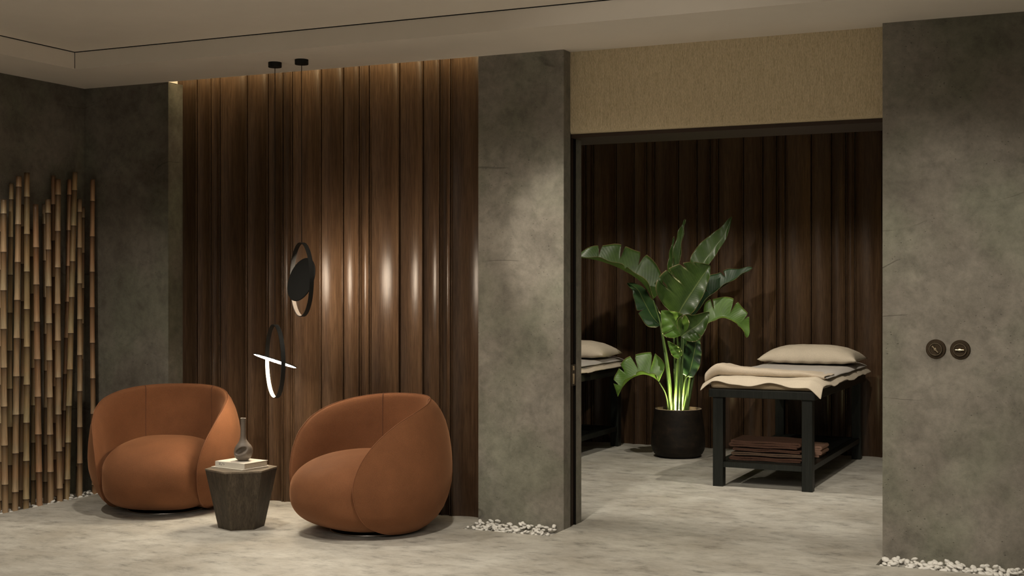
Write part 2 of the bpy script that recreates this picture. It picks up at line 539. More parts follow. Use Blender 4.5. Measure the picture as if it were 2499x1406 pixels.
# pillar between alcove and doorway, with the slot the door slides into
wall('wall_center', [(XP0, XP1, YW, 6.737, -0.06, ZC), (XP0, -2.815, 6.737, 6.818, -0.06, ZC), (XP0, XP1, 6.818, 6.90, -0.06, ZC)], M['concrete'])
wall('wall_right', [(XR, 3.2, YW, 7.12, -0.06, ZC + 0.02)], M['concrete'])
wall('wall_treatment_left', [(-5.5, -5.3, 6.95, 10.5, 0, ZC), (-5.3, XP0 + 0.01, 6.90, 7.0, 0, ZC)], M['concrete'])
wall('wall_treatment_right', [(-1.0, XR + 0.3, 7.12, 10.5, 0, ZC)], M['concrete'])

# ---- coved walnut panelling: vertical boards of four repeating widths
WID = [0.209, 0.160, 0.113, 0.071]
def panel_wall(name, x0, x1, anchor, Y, z0, z1):
    """wide board starts at anchor; concave boards between slim beads and dark joints"""
    per = sum(WID)
    s = anchor - math.ceil((anchor - x0) / per) * per
    pts = []
    x = s
    k = 0
    while x < x1:
        wdt = WID[k % 4]
        nb = 0.0065           # joint
        bead = 0.0075
        dep = 0.006 + 0.10 * wdt
        n = 14
        pts.append((x, Y + 0.026)); pts.append((x + nb, Y + 0.026)); pts.append((x + nb, Y + 0.001))
        if k % 4 in (0, 3):  # bead on the left
            for a in range(7):
                t = PI * a / 6
                pts.append((x + nb + bead * (1 - math.cos(t)) / 2, Y + 0.001 - 0.006 * math.sin(t)))
            xs0 = x + nb + bead + 0.001
        else:
            xs0 = x + nb + 0.001
        xe = x + wdt - bead - 0.002
        pts.append((xs0, Y + 0.004))
        for a in range(n + 1):
            u = a / n
            pts.append((xs0 + (xe - xs0) * u, Y + 0.003 + dep * (1 - abs(2 * u - 1) ** 2.2)))
        for a in range(7):
            t = PI * a / 6
            pts.append((xe + 0.001 + bead * (1 - math.cos(t)) / 2, Y + 0.001 - 0.005 * math.sin(t)))
        pts.append((x + wdt, Y + 0.001))
        x += wdt; k += 1
    pts = [(min(max(px, x0), x1), y) for px, y in pts if x0 - 0.05 <= px <= x1 + 0.05]
    bm = bmesh.new()
    nz = 12
    lo = [[bm.verts.new((px, y, z0 + (z1 - z0) * j / nz)) for j in range(nz + 1)] for px, y in pts]
    grid_faces(bm, lo)
    # solid back
    bl = [bm.verts.new((pts[0][0], Y + 0.06, z0)), bm.verts.new((pts[0][0], Y + 0.06, z1)), bm.verts.new((pts[-1][0], Y + 0.06, z1)), bm.verts.new((pts[-1][0], Y + 0.06, z0))]
    bm.faces.new(bl)
    bmesh.ops.remove_doubles(bm, verts=bm.verts[:], dist=1e-5)
    o = link_mesh(name, bm, M['wood'], smooth=True)
    es = o.modifiers.new('split', 'EDGE_SPLIT'); es.split_angle = math.radians(38)
    return struct(o)
panel_wall('wall_alcove', -5.56, XP0, -5.193, 6.765, -0.01, 2.84)
panel_wall('wall_treatment_back', -5.3, -1.0, -4.088, 10.475, -0.01, ZC)

# ---- ceiling: perimeter soffit, raised tray, open light slot above the alcove
XT, YT, ZT = -5.689, 6.011, 2.752
bm = bmesh.new()
box(bm, XL - 0.2, XT, -4, 7.0, ZC, ZC + 0.35)
box(bm, XT, 5.0, YT, YW, ZC, ZC + 0.35)
box(bm, XT, XA - 0.03, YW, 7.0, ZC, ZC + 0.35)
box(bm, XP0, 5.0, YW, 7.0, ZC, ZC + 0.35)
box(bm, XA - 0.06, XP0, YW, 7.0, 2.86, ZC + 0.35)
box(bm, XT, 5.0, -4, YT, ZT + 0.002, ZC + 0.35)
box(bm, -5.6, XR + 0.3, 7.0, 10.7, ZC, ZC + 0.35)
struct(link_mesh('ceiling', bm, M['ceiling']))
# dark shadow joint round the tray
bm = bmesh.new()
box(bm, XT - 0.0005, XT + 0.003, -4, YT, ZT - 0.0025, ZT + 0.003)
box(bm, XT, 5.0, YT - 0.003, YT + 0.0005, ZT - 0.0025, ZT + 0.003)
box(bm, XT - 0.001, XT + 0.0022, YT - 0.0022, YT + 0.001, ZC + 0.005, ZT)
struct(link_mesh('trim_1', bm, M['gap']))

# ---- doorway header: woven wallcovering over a dark timber soffit
bm = bmesh.new()
n = 6
prof = [(7.10, ZC + 0.0)]
prof = [(6.735, ZC), (6.735, 2.215)] + [(6.735 + 0.018 * (1 - math.cos(PI / 2 * a / n)), 2.215 - 0.022 * math.sin(PI / 2 * a / n)) for a in range(1, n + 1)] + [(7.08, 2.193), (7.08, ZC)]
L = [bm.verts.new((XP1, y, z)) for y, z in prof]; R = [bm.verts.new((XR, y, z)) for y, z in prof]
for a in range(len(prof)):
    b = (a + 1) % len(prof)
    bm.faces.new((L[a], L[b], R[b], R[a]))
bm.faces.new(L); bm.faces.new(R[::-1])
hd = struct(link_mesh('wall_header', bm, M['wallpaper']))
bm = bmesh.new()
box(bm, XP1, XR, 6.750, 7.12, 2.172, 2.1925)
box(bm, XP1 - 0.25, XP1, 6.903, 7.12, 2.172, ZC)
struct(link_mesh('trim_2', bm, M['dark_trim']))

# ---- sliding door standing in the pocket of the pillar
door = struct(bx('door_1', (-2.812, -2.772, 6.757, 6.800, 0.0, 2.19), M['dark_trim'], bev=0.002))
bm = bmesh.new()
box(bm, -2.814, XP1 + 0.001, 6.738, 6.743, 0.0, 2.19)
box(bm, -2.814, XP1 + 0.001, 6.812, 6.817, 0.0, 2.19)
struct(link_mesh('trim_3', bm, M['gap']))
bm = bmesh.new()
box(bm, -2.775, XP1 + 0.0015, 6.745, 6.811, 0.785, 0.905, bev=0.001)
lt = link_mesh('edge_pull', bm, M['bronze'], door)
bm = bmesh.new()
box(bm, -2.768, XP1 + 0.004, 6.765, 6.788, 0.795, 0.855, bev=0.001)
box(bm, -2.768, XP1 + 0.004, 6.765, 6.788, 0.872, 0.898, bev=0.001)
link_mesh('latch', bm, M['bronze_bright'], lt)

# ================================================================== PEBBLES
def pebble_mesh(seed):
    rnd = random.Random(seed)
    bm = bmesh.new()
    bmesh.ops.create_icosphere(bm, subdivisions=3, radius=1.0)
    a, b, c = rnd.uniform(0.017, 0.024), rnd.uniform(0.011, 0.015), rnd.uniform(0.008, 0.011)
    for v in bm.verts:
        n_ = noise.noise(v.co * 1.1 + Vector((seed * 3.1, 0, 0)))
        v.co *= 1 + 0.22 * n_
        v.co = Vector((v.co.x * a, v.co.y * b, v.co.z * c))
    me = bpy.data.meshes.new('pebble'); bm.to_mesh(me); bm.free()
    me.materials.append(M['pebble'])
    for p in me.polygons:
        p.use_smooth = True
    return me
PEB = [pebble_mesh(s) for s in range(9)]
def pebbles(x0, x1, y0, y1, n, label, group, heap=0.0, avoid=(), size=1.0):
    placed = []
    tries = 0
    while len(placed) < n and tries < 9000:
        tries += 1
        x = random.uniform(x0, x1); y = random.uniform(y0, y1)
        if any((x - ax) ** 2 + (y - ay) ** 2 < 0.032 ** 2 for ax, ay in avoid):
            continue
        near = [p for p in placed if (p[0] - x) ** 2 + (p[1] - y) ** 2 < 0.019 ** 2]
        if len(near) > (1 if tries < 6000 else 2):
            continue
        z = -0.010 + 0.013 * len(near) + random.uniform(0, 0.006) + heap * math.exp(-((y - y1) / 0.08) ** 2) * random.random()
        placed.append((x, y))
        o = bpy.data.objects.new('pebble', random.choice(PEB))
        COL.objects.link(o)
        o.location = (x, y, z)
        o.rotation_euler = (random.uniform(-0.5, 0.5), random.uniform(-0.5, 0.5), random.uniform(0, 2 * PI))
        s = random.uniform(0.7, 1.0) * size; o.scale = (s, s, s)
        tag(o, label, 'pebble', group)
def bed(name, x0, x1, y0, y1, label):
    bm = bmesh.new()
    nx, ny = max(2, int((x1 - x0) / 0.011)), max(2, int((y1 - y0) / 0.011))
    G = [[bm.verts.new((x0 + (x1 - x0) * i / nx, y0 + (y1 - y0) * j / ny, -0.017 + 0.011 * noise.noise(Vector((i * 0.9, j * 0.9, x0))))) for j in range(ny + 1)] for i in range(nx + 1)]
    grid_faces(bm, G)
    o = link_mesh(name, bm, M['gravel'])
    o['kind'] = 'stuff'
    tag(o, label, 'gravel')
bed('gravel_bed', XR + 0.01, 0.88, 6.45, YW - 0.002, 'fine gravel under the white pebbles along the right wall')
bed('gravel_bed', XP0 + 0.005, XP1 - 0.005, 6.45, YW - 0.002, 'fine gravel under the white pebbles along the pillar')
bed('gravel_bed', XL + 0.002, -5.975, 5.4, YW - 0.002, 'fine gravel under the white pebbles beneath the bamboo canes')
pebbles(XR + 0.02, -0.30, 6.455, 6.625, 100, 'white pebble in the floor channel at the foot of the wall with two bronze switches', 'white pebbles along the switch wall', 0.012, size=1.12)
pebbles(XP0 + 0.02, XP1 - 0.03, 6.452, 6.625, 112, 'white pebble in the floor channel at the foot of the concrete pillar', 'white pebbles along the pillar', 0.022, size=0.9)

# ================================================================== BAMBOO
# foot x, foot y, top x, top y, top z, radius, tint, label
def bamboo(i, foot, top, rad, tint, label, phase):
    foot, top = Vector(foot), Vector(top)
    root = thing('bamboo_cane', label, 'bamboo', foot, 0, 'bamboo canes leaning on the left wall')
    d = top - foot; Ln = d.length
    bend = Vector((0, random.uniform(-0.012, 0.012), 0))
    def P(s):
        return d * s + bend * math.sin(PI * s) * 1.0
    sec = 0.232
    cuts = [0.0]
    s = phase * sec
    while s < Ln - 0.05:
        if s > 0.03: cuts.append(s)
        s += sec
    cuts.append(Ln)
    bm = bmesh.new()
    uv = bm.loops.layers.uv.new('UVMap')
    nn = 12
    for a, b in zip(cuts, cuts[1:]):
        rings = []
        for j in range(9):
            u = j / 8
            s = a + (b - a) * u
            rr = rad * (1.0 - 0.10 * s / Ln) * (1 + 0.10 * (abs(2 * u - 1) ** 6)) * (0.94 if u == 1 else 1)
            p = P(s / Ln)
            rings.append(([bm.verts.new(p + Vector((rr * math.cos(2 * PI * k / nn), rr * math.sin(2 * PI * k / nn), 0))) for k in range(nn)], u))
        for (r0, u0), (r1, u1) in zip(rings, rings[1:]):
            for k in range(nn):
                f = bm.faces.new((r0[k], r0[(k + 1) % nn], r1[(k + 1) % nn], r1[k]))
                for lp, vv in zip(f.loops, (u0, u0, u1, u1)):
                    lp[uv].uv = (k / nn, vv)
                f.smooth = True
        if b == Ln:   # cut end, hollow
            top_r = rings[-1][0]
            c = P(1.0)
            inn = [bm.verts.new(c + (v.co - c) * 0.6) for v in top_r]
            dp = [bm.verts.new(v.co - Vector((0, 0, 0.03))) for v in inn]
            for k in range(nn):
                bm.faces.new((top_r[k], top_r[(k + 1) % nn], inn[(k + 1) % nn], inn[k]))
                bm.faces.new((inn[k], inn[(k + 1) % nn], dp[(k + 1) % nn], dp[k]))
            bm.faces.new(dp)
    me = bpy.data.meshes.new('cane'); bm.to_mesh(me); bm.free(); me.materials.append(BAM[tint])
    c = bpy.data.objects.new('cane', me); COL.objects.link(c); c.parent = root
    for s in cuts[1:-1]:
        bm = bmesh.new()
        p = P(s / Ln)
        rr = rad * (1.0 - 0.10 * s / Ln) * 1.10
        lathe(bm, [(rr * 0.93, p.z - 0.0035), (rr * 1.02, p.z - 0.001), (rr * 1.02, p.z + 0.001), (rr * 0.93, p.z + 0.0035)], 12, p.x, p.y)
        link_mesh('node_ring', bm, M['bamboo_node'], root, smooth=True)
    return root

XF = -5.992
def on_x(px, X):
    u = (px - CX) / FOC
    return X * (CP + SP * u) / (-SP + CP * u)
def zon(px, py, X):
    u = (px - CX) / FOC
    t = X / (-SP + CP * u)
    return EYE - (py - HZ) / FOC * t
# (px foot, px top, py top, X foot, X top, radius, tint, node phase 0..1, label)
CANES = [
 (13, 9, 487, -6.005, -6.10, .0185, 0, .80, 'thick straw bamboo cane standing foremost, at the end of the row farthest from the corner'),
 (36.6, 46, 430, -6.02, -6.12, .0185, 0, .55, 'bamboo cane with reddish top, second of the front row counted from the near end'),
 (63.6, 65.6, 421.6, -6.03, -6.13, .0185, 1, .30, 'tallest pale olive-topped bamboo cane, third of the front row from the near end'),
 (96.7, 87, 498.5, -6.03, -6.12, .0190, 2, .95, 'short reddish bamboo cane with a slight bend, fourth of the front row'),
 (123.7, 117, 486, -6.03, -6.12, .0185, 0, .90, 'bamboo cane with brown top section, fifth of the front row'),
 (146.5, 142, 437, -6.02, -6.12, .0185, 0, .42, 'bamboo cane with dark brown top, tilted, sixth of the front row'),
 (163, 183, 420, -6.03, -6.14, .0180, 1, .62, 'tall pale-topped bamboo cane leaning strongly toward the corner, ahead of a darker one'),
 (195, 194, 486, -6.05, -6.12, .0165, 0, .98, 'slim bamboo cane rising between the leaning cane and the one in the corner'),
 (231, 226, 438, -6.06, -6.092, .0165, 2, .30, 'single bamboo cane standing apart in the corner behind the rust armchair'),
 (25, 28, 448, -6.11, -6.165, .0150, 1, .20, 'thin shaded bamboo cane behind the gap of the first two canes'),
 (49, 56, 500, -6.10, -6.165, .0150, 0, .50, 'thin bamboo cane showing between the second and third canes of the front row'),
 (81, 77, 560, -6.10, -6.165, .0140, 1, .70, 'thin bamboo cane hidden beside the tallest one and the short reddish one'),
 (111, 108, 498, -6.10, -6.165, .0150, 0, .60, 'thin pale bamboo cane close behind the one with a brown top section'),
 (136, 130, 429, -6.11, -6.165, .0155, 2, .15, 'tall reddish-brown bamboo cane behind the tilted dark-topped one'),
 (150, 170, 438, -6.08, -6.165, .0155, 2, .48, 'brown bamboo cane leaning toward the corner beside the tall pale-topped leaner'),
 (189, 203, 505, -6.11, -6.165, .0125, 0, .85, 'thinnest bamboo cane, low, crossing behind the slim cane near the corner'),
 (-3, -4, 520, -6.10, -6.16, .0150, 0, .33, 'bamboo cane cut off by the picture edge at the near end of the row'),
]
feet = []
for i, (pf, pt, yt, xf, xt, rad, tint, ph, lab) in enumerate(CANES):
    foot = (xf, on_x(pf, xf), -0.025)
    top = (xt, on_x(pt, xt), zon(pt, yt, xt))
    feet.append(foot[:2])
    bamboo(i, foot, top, rad, tint, lab, ph)
pebbles(XL + 0.03, -5.985, 5.66, 6.60, 86, 'white pebble in the floor channel at the foot of the bamboo canes', 'white pebbles under the bamboo', 0.0, avoid=feet, size=0.95)

# ================================================================== ARMCHAIRS
RPROF = [(0.0, .262), (.016, .286), (.04, .326), (.08, .370), (.13, .403), (.19, .428), (.26, .446), (.33, .451), (.42, .447), (.52, .434), (.60, .413), (.66, .386), (.70, .356), (.735, .315)]
def r_out(z):
    for (z0, r0), (z1, r1) in zip(RPROF, RPROF[1:]):
        if z <= z1:
            t = (z - z0) / (z1 - z0); t = max(0, t)
            return r0 + (r1 - r0) * t
    return RPROF[-1][1]
RIM = [(0, .731), (30, .728), (57, .714), (83, .680), (103, .630), (117, .565), (127, .490), (134, .405), (138, .305), (137.5, .210), (134.5, .135), (129, .080), (120, .046), (110, .026), (100, .018)]
def chair(loc, rz, label):
    root = thing('swivel_armchair', label, 'armchair', loc, rz, 'rust armchairs in the lounge')
    half = catmull([(a, z * 200, 0) for a, z in RIM], 70)
    half = [(p.x, p.y / 200) for p in half]
    rim = [(-a, z) for a, z in half[:0:-1]] + half
    K = len(rim)
    def mapo(a, z):
        r = r_out(z); th = math.radians(a)
        return Vector((r * math.sin(th), -r * math.cos(th), z))
    NR = 22
    bm = bmesh.new()
    Go, Gi = [], []
    for i, (a, z) in enumerate(rim):
        s = (i - (K - 1) / 2) / ((K - 1) / 2)
        qa, qz = 94 * s, 0.014
        co, ci = [], []
        rv = bm.verts.new(mapo(a, z))
        for j in range(NR + 1):
            v = (j / NR) ** 1.5
            aa, zz = a + (qa - a) * v, z + (qz - z) * v
            if j == 0:
                co.append(rv); ci.append(rv); continue
            co.append(bm.verts.new(mapo(aa, zz)))
            ds = math.hypot(math.radians(aa - a) * 0.42, zz - z)
            T = 0.155 * (1 - math.exp(-(ds / 0.13) ** 0.72))
            th = math.radians(aa)
            r = max(r_out(zz) - T, 0.17)
            ci.append(bm.verts.new((r * math.sin(th), -r * math.cos(th), zz)))
        Go.append(co); Gi.append(ci)
    grid_faces(bm, Go)
    grid_faces(bm, [c[:] for c in Gi])
    bmesh.ops.remove_doubles(bm, verts=bm.verts[:], dist=1e-5)
    shell = link_mesh('shell', bm, M['rust'], root, smooth=True)
    # rim piping
    bm = bmesh.new()
    tube(bm, [mapo(a, z) + Vector((0, 0, 0.0005)) for a, z in rim], 0.0019, 6)
    link_mesh('piping', bm, M['rust_pipe'], shell, smooth=True)
    # vertical panel seams on the inside of the back
    for sg in (-1, 1):
        col = min(range(K), key=lambda q: abs(rim[q][0] - sg * 42))
        pts = [v.copy() for v in ([Vector((0, 0, 0))] * 0)]
        a, z = rim[col]
        s = (col - (K - 1) / 2) / ((K - 1) / 2)
        pts = []
        for j in range(0, NR - 5):
            v = (j / NR) ** 1.5
            zz = z + (0.016 - z) * v
            aa = a
            ds = zz - z
            T = 0.155 * (1 - math.exp(-(abs(ds) / 0.13) ** 0.72)) if j else 0
            th = math.radians(aa); r = r_out(zz) - T - 0.0008
            pts.append(Vector((r * math.sin(th), -r * math.cos(th), zz)))
        bm = bmesh.new(); tube(bm, pts, 0.0022, 6)
        link_mesh('seam', bm, M['rust_seam'], shell, smooth=True)
    # seat drum
    bm = bmesh.new()
    rings = []
    NP, NA = 56, 80
    for a in range(NP + 1):
        ph = -PI / 2 + PI * a / NP
        zz = math.sin(ph)
        if a in (0, NP):
            rings.append([bm.verts.new((0, 0.05, 0.230 + 0.214 * zz))]); continue
        ex = 2.7 if zz > 0 else 3.6
        sx, sy = (1 - abs(zz) ** ex) ** (1 / ex), (1 - abs(zz) ** 2.35) ** (1 / 2.35)
        row = []
        for b in range(NA):
            an = 2 * PI * b / NA
            c_, s_ = math.cos(an), math.sin(an)
            k = 1 / (abs(c_) ** 2.6 + abs(s_) ** 2.6) ** (1 / 2.6)
            p = Vector((c_ * k * sx * 0.320, s_ * k * sy * 0.398 + 0.050, 0.230 + 0.214 * zz))
            p.z -= 0.014 * max(0, min(1, (p.z - 0.26) / 0.16)) * max(0, min(1, (p.y + 0.1) / 0.45)) ** 2
            row.append(bm.verts.new(p))
        rings.append(row)
    for r0_, r1_ in zip(rings, rings[1:]):
        for b in range(NA):
            b2 = (b + 1) % NA
            if len(r0_) == 1: bm.faces.new((r0_[0], r1_[b2], r1_[b]))
            elif len(r1_) == 1: bm.faces.new((r0_[b], r0_[b2], r1_[0]))
            else: bm.faces.new((r0_[b], r0_[b2], r1_[b2], r1_[b]))
    link_mesh('seat', bm, M['rust'], root, smooth=True)
    # swivel base
    bm = bmesh.new()
    lathe(bm, [(0, 0.0), (0.216, 0.0), (0.222, 0.003), (0.222, 0.009), (0.216, 0.012), (0.0, 0.013)], 64)
    bs = link_mesh('base', bm, M['base_dark'], root, smooth=False)
    bm = bmesh.new()
    lathe(bm, [(0.222, 0.002), (0.2245, 0.004), (0.2245, 0.008), (0.222, 0.010)], 64)
    link_mesh('base_rim', bm, M['chrome'], bs, smooth=True)
    bm = bmesh.new()
    lathe(bm, [(0.0, 0.012), (0.16, 0.012), (0.18, 0.020), (0, 0.022)], 48)
    link_mesh('swivel_plate', bm, M['base_dark'], bs, smooth=True)
    return root
def face_rz(x, y, a):
    d = Vector((-x, -y)).normalized(); l = Vector((d.y, -d.x))     # image-left of the line to the viewer
    f = d * math.cos(math.radians(a)) + l * math.sin(math.radians(a))
    return math.atan2(f.y, f.x) - PI / 2
C1, C2 = (-5.206, 6.26), (-3.736, 6.204)
chair((*C1, 0), face_rz(*C1, 19), 'rust velvet tub armchair beside the bamboo canes, opening toward the room')
chair((*C2, 0), face_rz(*C2, 54), 'rust velvet tub armchair beside the concrete pillar, turned toward the other armchair')

# ================================================================== SIDE TABLE, BOOKS, VASE
TX, TY = -4.434, 5.969
tb = thing('side_table', 'low hexagonal dark wood side table tapering to its foot between the two armchairs', 'side table', (TX, TY, 0))
va = math.atan2(TY, TX)   # line of sight
sight = Vector((TX, TY)).normalized(); rgt = Vector((sight.y, -sight.x))
def hexpts(R, z, off=-3):
    out = []
    for k in range(6):
        a = math.radians(60 * k + off)
        p = rgt * (R * math.cos(a)) + (-sight) * (R * math.sin(a))
        out.append(Vector((p.x, p.y, z)))
    return out
bm = bmesh.new()
a = [bm.verts.new(p) for p in hexpts(0.126, 0.0)]; b = [bm.verts.new(p) for p in hexpts(0.1965, 0.322)]
for k in range(6):
    bm.faces.new((a[k], a[(k + 1) % 6], b[(k + 1) % 6], b[k]))
bm.faces.new(a); bm.faces.new(b)
link_mesh('body', bm, M['table_wood'], tb)
bm = bmesh.new()
a = [bm.verts.new(p) for p in hexpts(0.1975, 0.322)]; b = [bm.verts.new(p) for p in hexpts(0.1995, 0.331)]
for k in range(6):
    bm.faces.new((a[k], a[(k + 1) % 6], b[(k + 1) % 6], b[k]))
bm.faces.new(a); bm.faces.new(b)
link_mesh('tabletop', bm, M['table_top'], tb)

def book(name, corners, z0, th, label, spine_text=False):
    """corners: three plan points left, front, right (fourth from symmetry)"""
    l, f_, r = [Vector(c) for c in corners]
    ux = (f_ - l); uy = (r - f_)
    W, D = ux.length, uy.length
    ux.normalize()
    uy = Vector((-ux.y, ux.x))
    if uy.dot(r - f_) < 0: uy = -uy
    root = thing(name, label, 'book', (l.x, l.y, z0), math.atan2(ux.y, ux.x), 'books on the side table')
    c = 0.0022 if th > 0.02 else 0.001
    bm = bmesh.new(); box(bm, 0.001, W - 0.004, 0.001, D - 0.004, c, th - c)
    link_mesh('pages', bm, M['book_pages'], root)
    bm = bmesh.new()
    box(bm, 0, W, 0, D, 0, c, bev=c * 0.3, seg=1); box(bm, 0, W, 0, D, th - c, th, bev=c * 0.3, seg=1)
    if th > 0.02:
        box(bm, 0, W, -0.001, c, 0, th, bev=0.001, seg=2)
    link_mesh('cover', bm, M['book_white'], root)
    if spine_text:
        bm = bmesh.new()
        x = 0.030
        for wd, zz0, zz1 in ((.010, .35, .78), (.003, .3, .8), (.006, .3, .55), (.006, .6, .8), (.002, .3, .8), (.005, .45, .7)):
            box(bm, x, x + wd, -0.0014, -0.0009, th * zz0, th * zz1); x += wd + 0.0022
        link_mesh('spine_print', bm, M['book_ink'], root)
    return root
book('magazine', [(-4.578, 5.884), (-4.331, 5.842), (-4.292, 6.04)], 0.3312, 0.008, 'thin cream book lying flat on the hexagonal table under the thick white one')
book('book', [(-4.560, 5.899), (-4.337, 5.866), (-4.303, 6.045)], 0.3395, 0.030, 'thick white hardcover book on the side table carrying the vase', True)

vz = 0.3700
vs_ = thing('bud_vase', 'grey-brown ceramic vase with tall neck and pinched round belly on the white book', 'vase', (-4.425, 5.972, vz), math.atan2(rgt.y, rgt.x))
bm = bmesh.new()
prof = [(0.0, 0.0), (0.018, 0.0), (0.030, 0.005), (0.043, 0.018), (0.0495, 0.036), (0.050, 0.052), (0.046, 0.070), (0.037, 0.087), (0.026, 0.103), (0.0185, 0.120), (0.0155, 0.140), (0.0145, 0.17), (0.0145, 0.200), (0.0148, 0.228), (0.0155, 0.236), (0.0145, 0.238), (0.0125, 0.236), (0.0118, 0.22), (0.0115, 0.15), (0.0, 0.145)]
pf = catmull([(r, z, 0) for r, z in prof[:15]], 70)
prof2 = [(max(p.x, 0.0), p.y) for p in pf] + prof[15:]
lathe(bm, prof2, 56)
for v in bm.verts:
    if v.co.z < 0.115:
        # pinched hollow on the front-left of the belly with a swirl lip (local x = image right, -y = toward viewer)
        dx, dz = v.co.x + 0.014, v.co.z - 0.058
        if v.co.y < 0:
            an = math.radians(32)
            u_ = dx * math.cos(an) + dz * math.sin(an); w_ = -dx * math.sin(an) + dz * math.cos(an)
            d_ = (u_ / 0.027) ** 2 + (w_ / 0.015) ** 2
            k = math.exp(-d_ ** 1.5)
            v.co.y += 0.034 * k
            k2 = math.exp(-((d_ - 1.7) / 0.5) ** 2)
            v.co.y -= 0.0035 * k2
        if v.co.x > 0:
            v.co.x += 0.006 * math.exp(-((v.co.z - 0.075) / 0.03) ** 2)
link_mesh('vessel', bm, M['ceramic'], vs_, smooth=True)

# ================================================================== PENDANT LAMPS
def pendant(px_c, py_c, t_c, ring_t_shift, ring_px, ring_top, ring_bot, delta, disc_mat, strip_mat, disc_px, disc_axis, label):
    """canopy at the ceiling, cord, vertical hoop, one disc"""
    t = t_c
    can = at(px_c, 152, t); can.z = ZC
    root = thing('pendant_lamp', label, 'lamp', (can.x, can.y, ZC), 0, 'hoop pendants in front of the alcove')
    org = Vector((can.x, can.y, ZC))
    bm = bmesh.new(); lathe(bm, [(0, 0), (0.039, 0), (0.039, -0.027), (0.037, -0.029), (0, -0.029)], 40)
    link_mesh('canopy', bm, M['black_metal'], root)
    ztop = EYE - (ring_top - HZ) / FOC * t; zbot = EYE - (ring_bot - HZ) / FOC * t
    R = (ztop - zbot) / 2; cz = (ztop + zbot) / 2
    bm = bmesh.new(); tube(bm, [(0, 0, -0.028), (0, 0, ztop - ZC + 0.002)], 0.0022, 8)
    link_mesh('cord', bm, M['black_metal'], root)
    sight = Vector((can.x, can.y, 0)).normalized(); right = Vector((sight.y, -sight.x, 0))
    dl = math.radians(delta)
    h = right * math.sin(dl) - sight * math.cos(dl)
    ax = h.cross(Vector((0, 0, 1))).normalized()
    c = Vector((0, 0, cz - ZC))
    bw, th = 0.0125, 0.0035
    def ring_arc(a0, a1, r0, r1, w0, n=96):
        bm = bmesh.new(); G = []
        for i in range(n + 1):
            a = a0 + (a1 - a0) * i / n
            d = h * math.cos(a) + Vector((0, 0, 1)) * math.sin(a)
            G.append([bm.verts.new(c + d * r + ax * w_) for r, w_ in ((r0, -w0), (r1, -w0), (r1, w0), (r0, w0), (r0, -w0))])
        grid_faces(bm, G)
        bmesh.ops.remove_doubles(bm, verts=bm.verts[:], dist=1e-6)
        return bm
    hoop = link_mesh('hoop', ring_arc(0, 2 * PI, R - th, R, bw), M['black_metal'], root, smooth=False)
    link_mesh('led_strip', ring_arc(PI, 2 * PI, R - th - 0.0012, R - th - 0.0002, bw * 0.86), strip_mat, hoop)
    # disc
    nrm = right * disc_axis[0] + Vector((0, 0, 1)) * disc_axis[1] + sight * disc_axis[2]
    nrm.normalize()
    q = Vector((0, 0, 1)).rotation_difference(nrm).to_matrix()
    bm = bmesh.new(); rd = 0.1305
    lathe(bm, [(0, -0.006), (rd - 0.002, -0.006), (rd, -0.004), (rd, 0.0), (rd - 0.003, 0.0), (rd - 0.003, -0.002), (0, -0.002)], 72)
    dc = disc_px
    for v in bm.verts:
        v.co = c + dc + q @ v.co
    disc = link_mesh('disc', bm, M['black_metal'], root)
    bm = bmesh.new()
    lathe(bm, [(0, -0.0015), (rd - 0.0035, -0.0015), (rd - 0.0035, -0.0003), (0, -0.0003)], 72)
    for v in bm.verts:
        v.co = c + dc + q @ v.co
    link_mesh('diffuser', bm, disc_mat, disc)
    return root
# lower lamp: disc nearly level, glowing underside; axis = (image right, up, away) of the glowing face
th1 = math.radians(18.8)
pendant(671, 0, 7.609, 0, 0, 792, 971.5, 12.7, M['led_disc'], M['led'], Vector((0, 0, 0)),
        (-math.sin(th1), -math.cos(th1), -0.115), 'lower hoop pendant with a nearly level glowing disc, over the side table')
th2 = math.radians(20.5)
s2 = math.sin(math.radians(58.7))
pendant(736, 0, 7.512, 0, 0, 592, 773, 15.4, M['led_disc2'], M['white_inner'], Vector((0, 0, 0)),
        (math.cos(th2) * s2, -math.sin(th2) * s2, 0.52), 'upper hoop pendant with a steeply tilted dark disc shining on the panelling')

# ================================================================== WALL SWITCHES
def switch(x, z, ang, label):
    root = thing('rotary_switch', label, 'switch', (x, YW, z), 0, 'round bronze switches on the right wall')
    def disc(name, prof, mat, par):
        bm = bmesh.new(); lathe(bm, prof, 48)
        for v in bm.verts:
            v.co = Vector((v.co.x, -v.co.z, v.co.y))
        return link_mesh(name, bm, mat, par, smooth=False)
    p = disc('plate', [(0, 0), (0.0475, 0), (0.0475, 0.003), (0.044, 0.006), (0.031, 0.006), (0, 0.006)], M['bronze'], root)
    d = disc('dial', [(0.0, 0.006), (0.0315, 0.006), (0.0315, 0.022), (0.0300, 0.024), (0.0275, 0.024), (0.0265, 0.019), (0, 0.018)], M['bronze'], root)
    disc('dial_rim', [(0.0303, 0.0238), (0.0295, 0.0252), (0.0282, 0.0252), (0.0275, 0.0238)], M['bronze_bright'], d)
    bm = bmesh.new()
    box(bm, -0.0215, 0.0215, -0.037, -0.017, -0.0028, 0.0028, bev=0.0022, seg=3)
    box(bm, -0.006, 0.006, -0.034, -0.017, -0.006, 0.006, bev=0.002, seg=2)
    bmesh.ops.rotate(bm, verts=bm.verts[:], cent=(0, 0, 0), matrix=Matrix.Rotation(math.radians(ang), 3, 'Y'))
    link_mesh('lever', bm, M['bronze_bright'], d)
switch(-0.799, 1.038, 48, 'round bronze wall switch with its lever turned diagonal')
switch(-0.686, 1.037, 0, 'round bronze wall switch with its lever level')

